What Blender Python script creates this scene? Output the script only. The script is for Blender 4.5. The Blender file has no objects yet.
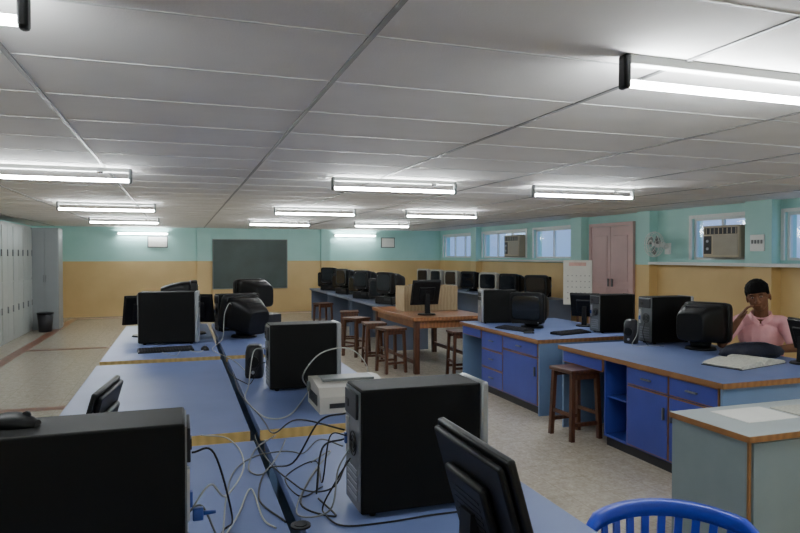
import bpy, bmesh, math, random
from mathutils import Vector, Matrix
random.seed(4)
C = bpy.context.scene.collection
PI = math.pi
EYE = 1.57; TH = math.radians(18.8); CS, SN = math.cos(TH), math.sin(TH); F = 646.0
CEIL = 2.29; DK = 0.75
def at(px, py, z):
    """measured point on the horizontal plane of height z"""
    a = (EYE - z) / (py - 255.0) * F
    r = (px - 400.0) / F * a
    return (r*CS + a*SN, a*CS - r*SN, z)

# ------------------------------------------------------------ materials
def mat(name, col, rough=0.5, metal=0.0, var=0.0, scale=8.0, bump=0.0, bscale=60.0, emit=None, es=0.0, spec=0.5):
    m = bpy.data.materials.new(name); m.use_nodes = True
    nt = m.node_tree; p = nt.nodes['Principled BSDF']
    p.inputs['Base Color'].default_value = (*col, 1); p.inputs['Roughness'].default_value = rough
    p.inputs['Metallic'].default_value = metal; p.inputs['Specular IOR Level'].default_value = spec
    tc = nt.nodes.new('ShaderNodeTexCoord')
    if var > 0:
        n = nt.nodes.new('ShaderNodeTexNoise'); n.inputs['Scale'].default_value = scale; n.inputs['Detail'].default_value = 5
        nt.links.new(tc.outputs['Object'], n.inputs['Vector'])
        r = nt.nodes.new('ShaderNodeValToRGB')
        r.color_ramp.elements[0].position = 0.3; r.color_ramp.elements[1].position = 0.7
        r.color_ramp.elements[0].color = (*[max(0, c*(1-var)) for c in col], 1)
        r.color_ramp.elements[1].color = (*[min(1, c*(1+var)) for c in col], 1)
        nt.links.new(n.outputs['Fac'], r.inputs['Fac']); nt.links.new(r.outputs['Color'], p.inputs['Base Color'])
    if bump > 0:
        n2 = nt.nodes.new('ShaderNodeTexNoise'); n2.inputs['Scale'].default_value = bscale
        nt.links.new(tc.outputs['Object'], n2.inputs['Vector'])
        b = nt.nodes.new('ShaderNodeBump'); b.inputs['Strength'].default_value = bump; b.inputs['Distance'].default_value = 0.01
        nt.links.new(n2.outputs['Fac'], b.inputs['Height']); nt.links.new(b.outputs['Normal'], p.inputs['Normal'])
    if emit:
        p.inputs['Emission Color'].default_value = (*emit, 1); p.inputs['Emission Strength'].default_value = es
    return m

def wall_mat():
    m = bpy.data.materials.new('two_tone_wall'); m.use_nodes = True
    nt = m.node_tree; p = nt.nodes['Principled BSDF']; p.inputs['Roughness'].default_value = 0.45
    g = nt.nodes.new('ShaderNodeNewGeometry'); s = nt.nodes.new('ShaderNodeSeparateXYZ')
    nt.links.new(g.outputs['Position'], s.inputs['Vector'])
    c = nt.nodes.new('ShaderNodeMath'); c.operation = 'GREATER_THAN'; c.inputs[1].default_value = 1.41
    nt.links.new(s.outputs['Z'], c.inputs[0])
    n = nt.nodes.new('ShaderNodeTexNoise'); n.inputs['Scale'].default_value = 1.6; n.inputs['Detail'].default_value = 6
    nt.links.new(g.outputs['Position'], n.inputs['Vector'])
    def ramp(a, b):
        r = nt.nodes.new('ShaderNodeValToRGB'); r.color_ramp.elements[0].position = .3; r.color_ramp.elements[1].position = .7
        r.color_ramp.elements[0].color = (*a, 1); r.color_ramp.elements[1].color = (*b, 1)
        nt.links.new(n.outputs['Fac'], r.inputs['Fac']); return r
    lo = ramp((.62, .43, .19), (.70, .50, .23)); hi = ramp((.36, .64, .60), (.42, .70, .66))
    mx = nt.nodes.new('ShaderNodeMix'); mx.data_type = 'RGBA'
    nt.links.new(c.outputs[0], mx.inputs['Factor'])
    nt.links.new(lo.outputs['Color'], mx.inputs['A']); nt.links.new(hi.outputs['Color'], mx.inputs['B'])
    nt.links.new(mx.outputs['Result'], p.inputs['Base Color'])
    return m

def floor_mat():
    m = bpy.data.materials.new('mosaic_floor'); m.use_nodes = True
    nt = m.node_tree; p = nt.nodes['Principled BSDF']; p.inputs['Roughness'].default_value = 0.22
    g = nt.nodes.new('ShaderNodeNewGeometry')
    v = nt.nodes.new('ShaderNodeTexVoronoi'); v.inputs['Scale'].default_value = 60
    nt.links.new(g.outputs['Position'], v.inputs['Vector'])
    n = nt.nodes.new('ShaderNodeTexNoise'); n.inputs['Scale'].default_value = 14; n.inputs['Detail'].default_value = 8
    nt.links.new(g.outputs['Position'], n.inputs['Vector'])
    r = nt.nodes.new('ShaderNodeValToRGB'); r.color_ramp.elements[0].color = (.34, .29, .225, 1); r.color_ramp.elements[1].color = (.62, .555, .46, 1)
    r.color_ramp.elements[0].position = .15; r.color_ramp.elements[1].position = .9
    ad = nt.nodes.new('ShaderNodeMix'); ad.data_type = 'FLOAT'; ad.inputs['Factor'].default_value = .40
    nt.links.new(n.outputs['Fac'], ad.inputs['A']); nt.links.new(v.outputs['Color'], ad.inputs['B'])
    nt.links.new(ad.outputs['Result'], r.inputs['Fac'])
    br = nt.nodes.new('ShaderNodeTexBrick'); br.offset = 0; br.inputs['Scale'].default_value = 1.0
    br.inputs['Brick Width'].default_value = .3; br.inputs['Row Height'].default_value = .3; br.inputs['Mortar Size'].default_value = .002
    nt.links.new(g.outputs['Position'], br.inputs['Vector'])
    mx = nt.nodes.new('ShaderNodeMix'); mx.data_type = 'RGBA'
    nt.links.new(br.outputs['Fac'], mx.inputs['Factor']); nt.links.new(r.outputs['Color'], mx.inputs['A'])
    mx.inputs['B'].default_value = (.32, .28, .21, 1)
    nt.links.new(mx.outputs['Result'], p.inputs['Base Color'])
    return m

def wood_mat(name, a, b, rough=.4):
    m = bpy.data.materials.new(name); m.use_nodes = True
    nt = m.node_tree; p = nt.nodes['Principled BSDF']; p.inputs['Roughness'].default_value = rough
    tc = nt.nodes.new('ShaderNodeTexCoord'); w = nt.nodes.new('ShaderNodeTexWave')
    w.inputs['Scale'].default_value = 6; w.inputs['Distortion'].default_value = 5; w.inputs['Detail'].default_value = 3
    nt.links.new(tc.outputs['Object'], w.inputs['Vector'])
    r = nt.nodes.new('ShaderNodeValToRGB'); r.color_ramp.elements[0].color = (*a, 1); r.color_ramp.elements[1].color = (*b, 1)
    nt.links.new(w.outputs['Fac'], r.inputs['Fac']); nt.links.new(r.outputs['Color'], p.inputs['Base Color'])
    return m

def glass_mat():
    m = bpy.data.materials.new('window_glass'); m.use_nodes = True
    nt = m.node_tree; nt.nodes.clear()
    o = nt.nodes.new('ShaderNodeOutputMaterial'); mx = nt.nodes.new('ShaderNodeMixShader')
    t = nt.nodes.new('ShaderNodeBsdfTransparent'); t.inputs[0].default_value = (.8, .88, .95, 1)
    g = nt.nodes.new('ShaderNodeBsdfGlossy'); g.inputs['Roughness'].default_value = .08
    mx.inputs[0].default_value = .12
    nt.links.new(t.outputs[0], mx.inputs[1]); nt.links.new(g.outputs[0], mx.inputs[2]); nt.links.new(mx.outputs[0], o.inputs[0])
    return m

M = dict(
 wall=wall_mat(), floor=floor_mat(), glass=glass_mat(),
 tile=mat('ceiling_tile', (.82, .80, .785), .8, var=.03, scale=3, bump=.10, bscale=120, spec=.2),
 bar=mat('grey_ceiling_bar', (.24, .24, .24), .4),
 barw=mat('white_ceiling_bar', (.60, .60, .60), .35),
 stripe=mat('red_brown_floor_stripe', (.24, .11, .07), .3, var=.3, scale=12),
 white=mat('white_enamel', (.75, .76, .74), .35, var=.03),
 tube=mat('fluorescent_tube', (1, 1, 1), .3, emit=(.92, .98, 1.0), es=128),
 black=mat('black_plastic', (.005, .005, .006), .45, var=.15, scale=20, spec=.25),
 blackm=mat('black_painted_steel', (.006, .006, .006), .6, var=.1, scale=5, spec=.12),
 dgrey=mat('dark_grey_plastic', (.022, .022, .026), .45, var=.1, spec=.3),
 screen=mat('dark_glass_screen', (.010, .012, .016), .08, var=.05),
 silver=mat('silver_plastic', (.28, .29, .31), .3, metal=.4, var=.05),
 steel=mat('bare_steel', (.20, .21, .22), .4, metal=.8, var=.1, scale=30),
 cream=mat('cream_plastic', (.38, .36, .32), .45, var=.05),
 creamd=mat('dull_cream_plastic', (.36, .32, .25), .5, var=.05),
 beige=mat('cream_beige_plastic', (.46, .39, .28), .5, var=.05),
 top=mat('blue_laminate', (.125, .165, .335), .42, var=.08, scale=3, spec=.30),
 blue=mat('deep_blue_laminate', (.035, .052, .30), .38, var=.08, scale=4),
 pale=mat('pale_blue_laminate', (.16, .24, .40), .4, var=.08, scale=3),
 ptop=mat('dull_grey_blue_laminate', (.12, .15, .22), .4, var=.08, scale=3),
 gtop=mat('grey_laminate', (.38, .42, .43), .35, var=.05, scale=5),
 gside=mat('grey_green_laminate', (.20, .25, .27), .4, var=.07, scale=4),
 edge=wood_mat('yellow_edge_band', (.50, .35, .13), (.60, .43, .17)),
 oedge=wood_mat('orange_edge_band', (.22, .10, .035), (.30, .14, .05)),
 wood=wood_mat('red_brown_wood', (.060, .022, .012), (.095, .036, .018), .35),
 owood=wood_mat('orange_brown_wood', (.20, .080, .032), (.28, .12, .05), .3),
 ply=wood_mat('pale_plywood', (.34, .25, .14), (.42, .32, .19), .5),
 locker=mat('grey_green_steel_paint', (.44, .47, .46), .4, var=.05, scale=2),
 lockerd=mat('darker_grey_steel_paint', (.26, .28, .29), .4, var=.05, scale=2),
 board=mat('green_chalkboard', (.045, .070, .065), .5, var=.2, scale=2),
 alu=mat('aluminium', (.6, .6, .6), .35, metal=.9), frm=mat('dull_grey_frame', (.25, .27, .26), .5),
 pink=mat('pink_painted_wood', (.62, .41, .40), .45, var=.06, scale=3),
 plasticblue=mat('royal_blue_plastic', (.02, .05, .48), .3, var=.05),
 vga=mat('blue_connector', (.02, .06, .28), .4),
 pinkh=mat('faded_pink_print', (.68, .42, .38), .7, var=.2), greyp=mat('pale_grey_print', (.45, .43, .42), .7),
 paper=mat('white_paper', (.75, .74, .70), .7, var=.04), papery=mat('newsprint', (.48, .47, .41), .7, var=.20, scale=70),
 skin=mat('brown_skin', (.150, .066, .036), .6, var=.06, scale=12, spec=.2),
 hair=mat('black_hair', (.005, .004, .004), .8, bump=.8, bscale=160, spec=.1),
 shirt=mat('light_pink_cotton', (.70, .36, .38), .8, var=.10, scale=9, bump=.5, bscale=22, spec=.2),
 trouser=mat('dark_cotton', (.02, .022, .03), .8),
 bag=mat('dark_navy_fabric', (.010, .012, .03), .75, var=.3, bump=.5, bscale=40),
 eyew=mat('eye_white', (.25, .21, .19), .3),
 cblack=mat('black_cable_rubber', (.010, .010, .010), .45, spec=.3), cwhite=mat('white_cable_plastic', (.34, .35, .32), .4),
 cgrey=mat('grey_cable_plastic', (.14, .15, .15), .4),
)

# ------------------------------------------------------------ mesh building
class MB:
    def __init__(s): s.b = bmesh.new(); s.mi = 0
    def _fin(s, fs, smooth=False):
        for f in fs: f.material_index = s.mi; f.smooth = smooth
    def box(s, x0, x1, y0, y1, z0, z1, bev=0.0, seg=2):
        vs = [s.b.verts.new((x, y, z)) for z in (z0, z1) for y in (y0, y1) for x in (x0, x1)]
        idx = [(0,2,3,1), (4,5,7,6), (0,1,5,4), (2,6,7,3), (0,4,6,2), (1,3,7,5)]
        fs = [s.b.faces.new([vs[i] for i in q]) for q in idx]
        s._fin(fs)
        if bev > 0:
            es = list({e for f in fs for e in f.edges})
            r = bmesh.ops.bevel(s.b, geom=es, offset=bev, segments=seg, affect='EDGES', profile=.5)
            s._fin(r['faces'], True)
        return s
    def loft(s, rings, smooth=True, cap=True, closed=True):
        vr = [[s.b.verts.new(p) for p in r] for r in rings]; n = len(vr[0]); fs = []
        for a, c in zip(vr, vr[1:]):
            for i in range(n if closed else n-1):
                j = (i+1) % n
                fs.append(s.b.faces.new((a[i], a[j], c[j], c[i])))
        s._fin(fs, smooth)
        if cap and closed:
            s._fin([s.b.faces.new(list(reversed(vr[0]))), s.b.faces.new(vr[-1])], False)
        return s
    def cyl(s, c, r, h, axis='z', seg=20, r2=None, smooth=True):
        r2 = r if r2 is None else r2
        rings = []
        for (rr, t) in ((r, 0), (r2, h)):
            ring = []
            for i in range(seg):
                a = 2*PI*i/seg; u, v = rr*math.cos(a), rr*math.sin(a)
                if axis == 'z': p = (c[0]+u, c[1]+v, c[2]+t)
                elif axis == 'x': p = (c[0]+t, c[1]+u, c[2]+v)
                else: p = (c[0]+v, c[1]+t, c[2]+u)
                ring.append(p)
            rings.append(ring)
        return s.loft(rings, smooth)
    def tube(s, pts, r, seg=8):
        pts = [Vector(p) for p in pts]; rings = []
        t0 = (pts[1]-pts[0]).normalized(); up = Vector((0,0,1)) if abs(t0.z) < .9 else Vector((1,0,0))
        n = t0.cross(up).normalized()
        for i, p in enumerate(pts):
            t = (pts[min(i+1, len(pts)-1)] - pts[max(i-1, 0)]).normalized()
            n = (n - t*n.dot(t)).normalized(); b = t.cross(n)
            rr = r[i] if isinstance(r, (list, tuple)) else r
            rings.append([p + n*rr*math.cos(2*PI*k/seg) + b*rr*math.sin(2*PI*k/seg) for k in range(seg)])
        return s.loft(rings)
    def ell(s, c, r, rot=None, u=16, v=12):
        m = Matrix.Translation(c) @ (rot.to_4x4() if rot else Matrix.Identity(4)) @ Matrix.Diagonal((*r, 1))
        res = bmesh.ops.create_uvsphere(s.b, u_segments=u, v_segments=v, radius=1, matrix=m)
        fs = {f for vv in res['verts'] for f in vv.link_faces}; s._fin(fs, True); return s
    def cap(s, p, q, r1, r2):
        s.ell(p, (r1,)*3); s.ell(q, (r2,)*3); s.tube([p, q], [r1, r2], 14); return s
    def xf(s, m):
        bmesh.ops.transform(s.b, matrix=m, verts=s.b.verts); return s
    def build(s, name, m, parent=None):
        me = bpy.data.meshes.new(name)
        bmesh.ops.recalc_face_normals(s.b, faces=s.b.faces)
        s.b.to_mesh(me); s.b.free()
        for q in (m if isinstance(m, (list, tuple)) else [m]): me.materials.append(q)
        o = bpy.data.objects.new(name, me); C.objects.link(o)
        if parent: o.parent = parent
        return o

def thing(name, label, cat, loc=(0,0,0), rz=0.0, group=None):
    o = bpy.data.objects.new(name, None); C.objects.link(o); o.empty_display_size = .05
    o.location = loc; o.rotation_euler = (0, 0, math.radians(rz)); o['label'] = label; o['category'] = cat
    if group: o['group'] = group
    return o
def tag(o, label, cat, group=None):
    o['label'] = label; o['category'] = cat
    if group: o['group'] = group
    return o
def struct(o): o['kind'] = 'structure'; return o
def copytree(src, parent=None):
    c = src.copy(); C.objects.link(c)
    if parent: c.parent = parent
    for ch in list(src.children): copytree(ch, c)
    return c
PROTO = {}
def place(key, maker, loc, rz, label, group=None, scale=1.0):
    if key not in PROTO:
        o = maker(); PROTO[key] = o
    else:
        o = copytree(PROTO[key])
        if 'group' in o: del o['group']
    o.location = loc; o.rotation_euler = (0, 0, math.radians(rz)); o['label'] = label; o.scale = (scale,)*3
    if group: o['group'] = group
    return o

# ------------------------------------------------------------ room shell
X0, X1, Y0, Y1 = -3.45, 7.4, -3.0, 18.0
struct(MB().box(X0-.2, X1+.2, Y0-.2, Y1+.2, -.12, 0).build('floor', M['floor']))
struct(MB().box(X0-.2, X1+.2, Y0-.2, Y1+.2, CEIL, CEIL+.12).build('ceiling', M['tile']))
struct(MB().box(X0-.2, X0, Y0-.2, Y1+.2, 0, CEIL).build('wall_left', M['wall']))
struct(MB().box(X0, X1, Y0-.2, Y0, 0, CEIL).build('wall_front', M['wall']))
b = MB().box(X0, X1, Y1, Y1+.2, 0, CEIL)
for xa, xb in ((.42, .78), (3.75, 4.0)): b.box(xa, xb, Y1-.12, Y1, 0, CEIL)
struct(b.build('wall_back', M['wall']))
WZ0, WZ1 = 1.50, 2.12
OPEN = [(4.6, 6.30), (6.82, 7.90), (11.1, 12.55), (12.9, 15.1), (15.6, 17.7)]
b = MB().box(X1, X1+.2, Y0-.2, Y1+.2, 0, WZ0).box(X1, X1+.2, Y0-.2, Y1+.2, WZ1, CEIL)
prev = Y0-.2
for a, c in OPEN + [(Y1+.2, None)]:
    b.box(X1, X1+.2, prev, a, WZ0, WZ1); prev = c
for ya, yb in ((6.36, 6.78), (8.66, 8.96), (10.55, 10.9), (15.18, 15.5)):
    b.box(X1-.16, X1, ya, yb, 0, CEIL)
struct(b.build('wall_right', M['wall']))
# ceiling grid
b = MB()
x = -2.94
while x < X1: b.box(x-.010, x+.010, Y0, Y1, CEIL-.006, CEIL+.001); x += 1.18
struct(b.build('trim_1', M['bar']))
b = MB(); y = Y0+.33
while y < Y1: b.box(X0, X1, y-.005, y+.005, CEIL-.003, CEIL+.001); y += .59
struct(b.build('trim_2', M['barw']))
# red-brown stripes in the floor
b = MB()
b.box(-2.55, -2.38, Y0, 17.6, 0, .0015)
for yy in (7.3, 11.9, 17.45): b.box(-2.38, -.75, yy, yy+.16, 0, .0015)
b.box(-.75, 7.2, 17.45, 17.61, 0, .0015)
struct(b.build('trim_3', M['stripe']))
# ledge on the right wall and dado line
struct(MB().box(X1-.20, X1, 3.0, 8.64, 1.415, 1.46, .004).build('trim_4', M['white']))
struct(MB().box(X1-.10, X1, 10.95, 15.15, 1.425, 1.46, .004).build('trim_5', M['white']))
# windows
for i, (a, c) in enumerate(OPEN):
    b = MB(); x = X1+.04
    b.box(x, x+.05, a, c, WZ0, WZ0+.035).box(x, x+.05, a, c, WZ1-.035, WZ1)
    n = 2 if c-a < 1.7 else 3
    for k in range(n+1):
        yy = a + (c-a-.035)*k/n
        b.box(x, x+.05, yy, yy+.035, WZ0+.035, WZ1-.035)
    b.box(X1-.02, X1, a-.05, c+.05, WZ1, WZ1+.05).box(X1-.02, X1, a-.05, a, WZ0, WZ1).box(X1-.02, X1, c, c+.05, WZ0, WZ1)
    w = struct(b.build('window_%d' % (i+1), M['white']))
    MB().box(x+.02, x+.026, a+.03, c-.03, WZ0+.03, WZ1-.03).build('pane', M['glass'], w)
# pink door
d = bpy.data.objects.new('door_1', None); C.objects.link(d); d.location = (X1, 9.2, 0); d['kind'] = 'structure'
MB().box(-.05, 0, 0, .06, 0, 2.15).box(-.05, 0, 1.2, 1.26, 0, 2.15).box(-.05, 0, .06, 1.2, 2.09, 2.15).build('door_frame', M['pink'], d)
for s in (0, 1):
    y0 = .06+.57*s
    l = MB().box(-.035, -.002, y0+.004, y0+.566, .01, 2.085)
    for z in (.15, 1.1): l.box(-.045, -.035, y0+.09, y0+.48, z, z+.82, .004)
    l = l.build('door_leaf', M['pink'], d)
    MB().box(-.06, -.035, (y0+.5 if s == 0 else y0+.04), (y0+.52 if s == 0 else y0+.06), 1.0, 1.14, .003).build('door_handle', M['steel'], l)

# ------------------------------------------------------------ back wall items
cb = thing('chalkboard', 'dark green chalkboard in a thin dull frame on the far wall', 'chalkboard', (1.82, Y1, .65))
MB().box(-.98, .98, -.03, -.005, .02, 1.34).build('writing_surface', M['board'], cb)
MB().box(-1.0, 1.0, -.04, 0, 0, .02).box(-1.0, 1.0, -.04, 0, 1.33, 1.35).box(-1.0, -.98, -.04, 0, .02, 1.33).box(.98, 1.0, -.04, 0, .02, 1.33).build('frame', M['frm'], cb)
MB().box(-.9, .9, -.10, -.04, .005, .02, .003).build('chalk_tray', M['frm'], cb)
def notice(x, w, h, z, lab):
    t = thing('wall_notice', lab, 'notice', (x, Y1, z))
    MB().box(-w/2, w/2, -.02, 0, 0, h, .003).build('frame', M['cgrey'], t)
    MB().box(-w/2+.025, w/2-.025, -.024, -.02, .025, h-.025).build('paper', M['paper'], t)
notice(-.55, .50, .30, 1.76, 'small framed pale notice high on the far wall, left of the chalkboard')
notice(5.75, .42, .30, 1.78, 'small framed pale notice high on the far wall near the right corner')

# ------------------------------------------------------------ ceiling tube lights
def make_light(h='black'):
    t = thing('tube_light', '', 'ceiling light')
    MB().box(-.60, .60, -.02, .02, -.035, 0, .004).build('batten', M['white'], t)
    for s in (-1, 1):
        MB().box(s*.612-.014, s*.612+.014, -.024, .024, -.124, 0, .010).build('lamp_holder', M[h], t)
    MB().cyl((-.597, 0, -.102), .0145, 1.194, 'x', 14).build('tube', M['tube'], t)
    MB().cyl((.36, -.026, -.045), .010, .045, 'x', 10).build('starter', M['black'], t)
    return t
LL = lambda: make_light('cgrey')
cols = [(-1.0, 'left'), (1.95, 'middle'), (4.3, 'right')]
rows = [(1.95, 'nearest'), (5.85, 'second'), (9.7, 'third'), (13.4, 'fourth')]
XO = {('nearest','middle'): 2.13, ('nearest','right'): 4.9, ('second','right'): 4.05, ('third','right'): 4.02, ('third','left'): -.94, ('fourth','right'): 4.15}
for ry, rn in rows:
    for cx, cn in cols:
        place('lightb' if rn == 'nearest' else 'light', make_light if rn == 'nearest' else LL, (XO.get((rn, cn), cx), ry, CEIL), 0, 'fluorescent tube light under the ceiling, %s row from the camera, %s column' % (rn, cn), 'ceiling tube lights')
for cx, cn in ((-1.0, 'left'), (2.0, 'middle'), (5.0, 'right')):  # unseen extra row, added to light the room from behind the camera
    place('light', LL, (cx, -1.6, CEIL), 0, 'unseen fluorescent tube light added behind the camera for fill, %s one' % cn, 'ceiling tube lights')
def make_wlight():
    t = thing('wall_tube_light', '', 'wall light')
    MB().box(-.62, .62, -.045, 0, -.03, .03, .004).build('batten', M['white'], t)
    for s in (-1, 1): MB().box(s*.60-.015, s*.60+.015, -.10, -.045, -.02, .02, .004).build('lamp_holder', M['white'], t)
    MB().cyl((-.585, -.08, 0), .0145, 1.17, 'x', 14).build('tube', M['tube'], t)
    return t
place('wlight', make_wlight, (-.9, Y1, 2.12), 0, 'glowing tube light on the far wall above the yellow band, left of the chalkboard', 'wall tube lights')
place('wlight', make_wlight, (4.75, Y1, 2.12), 0, 'glowing tube light on the far wall, right of the chalkboard', 'wall tube lights')

# ------------------------------------------------------------ lockers and cabinet on the left
def make_locker():
    t = thing('steel_locker', '', 'locker')
    MB().box(-.48, 0, 0, .79, 0, 2.16, .004).build('body', M['locker'], t)
    for k in range(2):
        for j in range(2):
            y0 = .02+.38*k; z0 = .08+1.02*j
            d = MB().box(0, .018, y0, y0+.37, z0, z0+1.0, .004)
            for q in range(4): d.box(.018, .021, y0+.12, y0+.25, z0+.84+.03*q, z0+.85+.03*q)
            d = d.build('door', M['locker'], t)
            MB().box(.018, .04, y0+.32, y0+.335, z0+.45, z0+.57, .003).build('handle', M['steel'], d)
    return t
for k, n in enumerate(('nearest', 'second', 'third', 'farthest')):
    place('locker', make_locker, (-2.93, 11.98+.8*k, 0), 0, 'tall grey steel locker in the row on the left, %s from the camera' % n, 'lockers on the left wall')
cab = thing('steel_cabinet', 'darker grey steel cabinet facing the camera beyond the row of lockers', 'cabinet', (-2.7, 15.5, 0))
MB().box(-.25, .27, -.25, .25, 0, 2.14, .004).build('body', M['lockerd'], cab)
for s in (-1, 1):
    d = MB().box(-.235 if s < 0 else .012, .008 if s < 0 else .255, -.27, -.25, .06, 2.1, .004).build('door', M['lockerd'], cab)
    MB().box((-.02 if s < 0 else .025), (-.005 if s < 0 else .04), -.29, -.27, 1.0, 1.15, .003).build('handle', M['steel'], d)
bn = thing('waste_bin', 'small dark bin on the floor before the grey steel cabinet', 'bin', (-2.62, 14.85, 0))
MB().cyl((0,0,0), .12, .36, 'z', 20, .15).build('body', M['dgrey'], bn)
MB().cyl((0,0,.36), .155, .03, 'z', 20).build('rim', M['black'], bn)

# ------------------------------------------------------------ desks
def blue_table(x0, x1, y0, y1, label, closed=True):
    cx, cy = (x0+x1)/2, (y0+y1)/2; w, l = (x1-x0)/2, (y1-y0)/2
    t = thing('computer_table', label, 'table', (cx, cy, 0), 0, 'blue tables of the double row')
    MB().box(-w, w, -l+.004, l-.004, .706, DK, .002).build('tabletop', M['top'], t)
    for s in (-1, 1): MB().box(-w, w, min(s*l, s*(l-.004)), max(s*l, s*(l-.004)), .700, .749).build('edge_band', M['edge'], t)
    for s in (-1, 1): MB().box(-w+.05, w-.05, s*(l-.06)-.01, s*(l-.06)+.01, 0, .706).build('end_panel', M['pale'], t)
    MB().box(-w+.05, w-.05, -.01, .01, 0, .706).build('centre_panel', M['pale'], t)
    MB().box(-.01, .01, -l+.07, -.01, .3, .706).box(-.01, .01, .01, l-.07, .3, .706).build('modesty_panel', M['pale'], t)
    return t
LX0, LX1, RX0, RX1 = -.59, .305, .350, 1.165
YS = [(.70, 2.90), (3.06, 5.24), (5.42, 8.05)]
for (a, c), n in zip(YS, ('nearest the camera', 'second from the camera', 'farthest from the camera')):
    blue_table(LX0, LX1, a, c, 'blue laminate table of the left half of the double row, %s' % n)
    blue_table(RX0, RX1, a, c, 'blue laminate table of the right half of the double row, %s' % n)

def front(mb, xf, ya, yb, z0, z1):
    mb.mi = 0; mb.box(xf-.016, xf, ya+.004, yb-.004, z0+.004, z1-.004)
    mb.mi = 1; mb.box(xf-.020, xf-.016, ya+.011, yb-.011, z0+.011, z1-.011)
    return mb
def island(x0, x1, y0, y1, label, secs):
    t = thing('island_desk', label, 'desk', (x0, y0, 0)); W, L = x1-x0, y1-y0
    MB().box(.003, W-.003, .003, L-.003, .715, DK, .002).build('worktop', M['top'], t)
    MB().box(0, W, 0, .003, .712, .748).box(0, W, L-.003, L, .712, .748).box(0, .003, 0, L, .712, .748).box(W-.003, W, 0, L, .712, .748).build('edge_band', M['oedge'], t)
    MB().box(.03, W-.03, .03, .05, .0, .715).build('end_panel', M['pale'], t)
    MB().box(.03, W-.03, L-.05, L-.03, .0, .715).build('end_panel', M['pale'], t)
    MB().box(W/2-.01, W/2+.01, .05, L-.05, .1, .715).build('centre_panel', M['pale'], t)
    for ya, yb, kind in secs:
        if kind == 'open':
            f = MB(); f.mi = 0; front(f, .04, ya, yb, .60, .712).build('apron', [M['oedge'], M['blue']], t); continue
        if kind == 'cubby':
            c = MB().box(.04, W/2-.02, ya, ya+.018, .08, .714).box(.04, W/2-.02, yb-.018, yb, .08, .714).box(.04, W/2-.02, ya+.018, yb-.018, .08, .1)
            c.box(W/2-.04, W/2-.02, ya+.018, yb-.018, .1, .714).box(.06, W/2-.04, ya+.018, yb-.018, .40, .415)
            c.build('open_shelf_unit', M['blue'], t)
            MB().box(.07, W/2-.02, ya, yb, 0, .08).build('plinth', M['dgrey'], t); continue
        MB().box(.045, W/2-.02, ya, yb, .08, .714).build('cabinet_body', M['blue'], t)
        MB().box(.07, W/2-.02, ya, yb, 0, .08).build('plinth', M['dgrey'], t)
        n = 2 if kind == 'double' else 1
        ww = (yb-ya)/n
        for k in range(n):
            a, c = ya+ww*k, ya+ww*(k+1)
            if kind == 'drawers':
                for j in range(3):
                    z0 = .09+.206*j
                    dr = front(MB(), .045, a, c, z0, z0+.204).build('drawer', [M['oedge'], M['blue']], t)
                    MB().box(.005, .025, (a+c)/2-.05, (a+c)/2+.05, z0+.10, z0+.112, .003).build('handle', M['steel'], dr)
            else:
                dr = front(MB(), .045, a, c, .565, .708).build('drawer', [M['oedge'], M['blue']], t)
                MB().box(.005, .025, (a+c)/2-.05, (a+c)/2+.05, .63, .642, .003).build('handle', M['steel'], dr)
                do = front(MB(), .045, a, c, .09, .562).build('door', [M['oedge'], M['blue']], t)
                hy = c-.04 if k == 0 and n == 2 else a+.04
                MB().box(.005, .025, hy-.006, hy+.006, .38, .47, .003).build('handle', M['steel'], do)
    return t
IX0, IX1 = 3.27, 4.62
island(IX0, IX1, 3.22, 5.12, 'near blue island desk with two drawers over two doors, stool in its knee space', [(.06, .97, 'double'), (.97, 1.27, 'cubby'), (1.27, 1.85, 'open')])
island(IX0, IX1, 5.46, 7.32, 'far blue island desk with a stack of drawers beside one door', [(.06, .78, 'single'), (.78, 1.30, 'drawers'), (1.30, 1.81, 'open')])
# grey cabinet desk at the right edge
g = thing('grey_desk', 'plain grey green cabinet desk with orange edging at the right edge, papers on top', 'desk', (2.43, 2.24, 0))
MB().box(0, 1.5, 0, .50, .72, .75, .002).build('worktop', M['gtop'], g)
MB().box(.006, .03, .02, .49, 0, .72).build('side_panel', M['gside'], g)
MB().box(1.46, 1.49, .02, .49, 0, .72).build('side_panel', M['gside'], g)
MB().box(.03, 1.46, .47, .49, .05, .72).build('back_panel', M['gside'], g)
MB().box(.0, .012, .0, .012, 0, .72).box(-.003, 1.503, -.004, 0, .72, .748).box(-.004, 0, 0, .5, .72, .748).build('edge_band', M['oedge'], g)
for k in range(2):
    f = MB(); x0 = .035+.71*k
    f.box(x0, x0+.70, .006, .022, .06, .71, .002)
    f = f.build('door', M['gside'], g)
    MB().box(x0+.6, x0+.62, -.012, .006, .45, .56, .003).build('handle', M['steel'], f)
tag(MB().box(2.62, 2.95, 2.42, 2.66, .7505, .754).build('paper_sheets', M['paper']), 'loose white printed sheets on the grey desk at right', 'papers')
tag(MB().box(2.98, 3.3, 2.34, 2.62, .7505, .757, .002).build('paper_pad', M['papery']), 'greyish paper pad beside loose sheets on the grey desk', 'papers')

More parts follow.
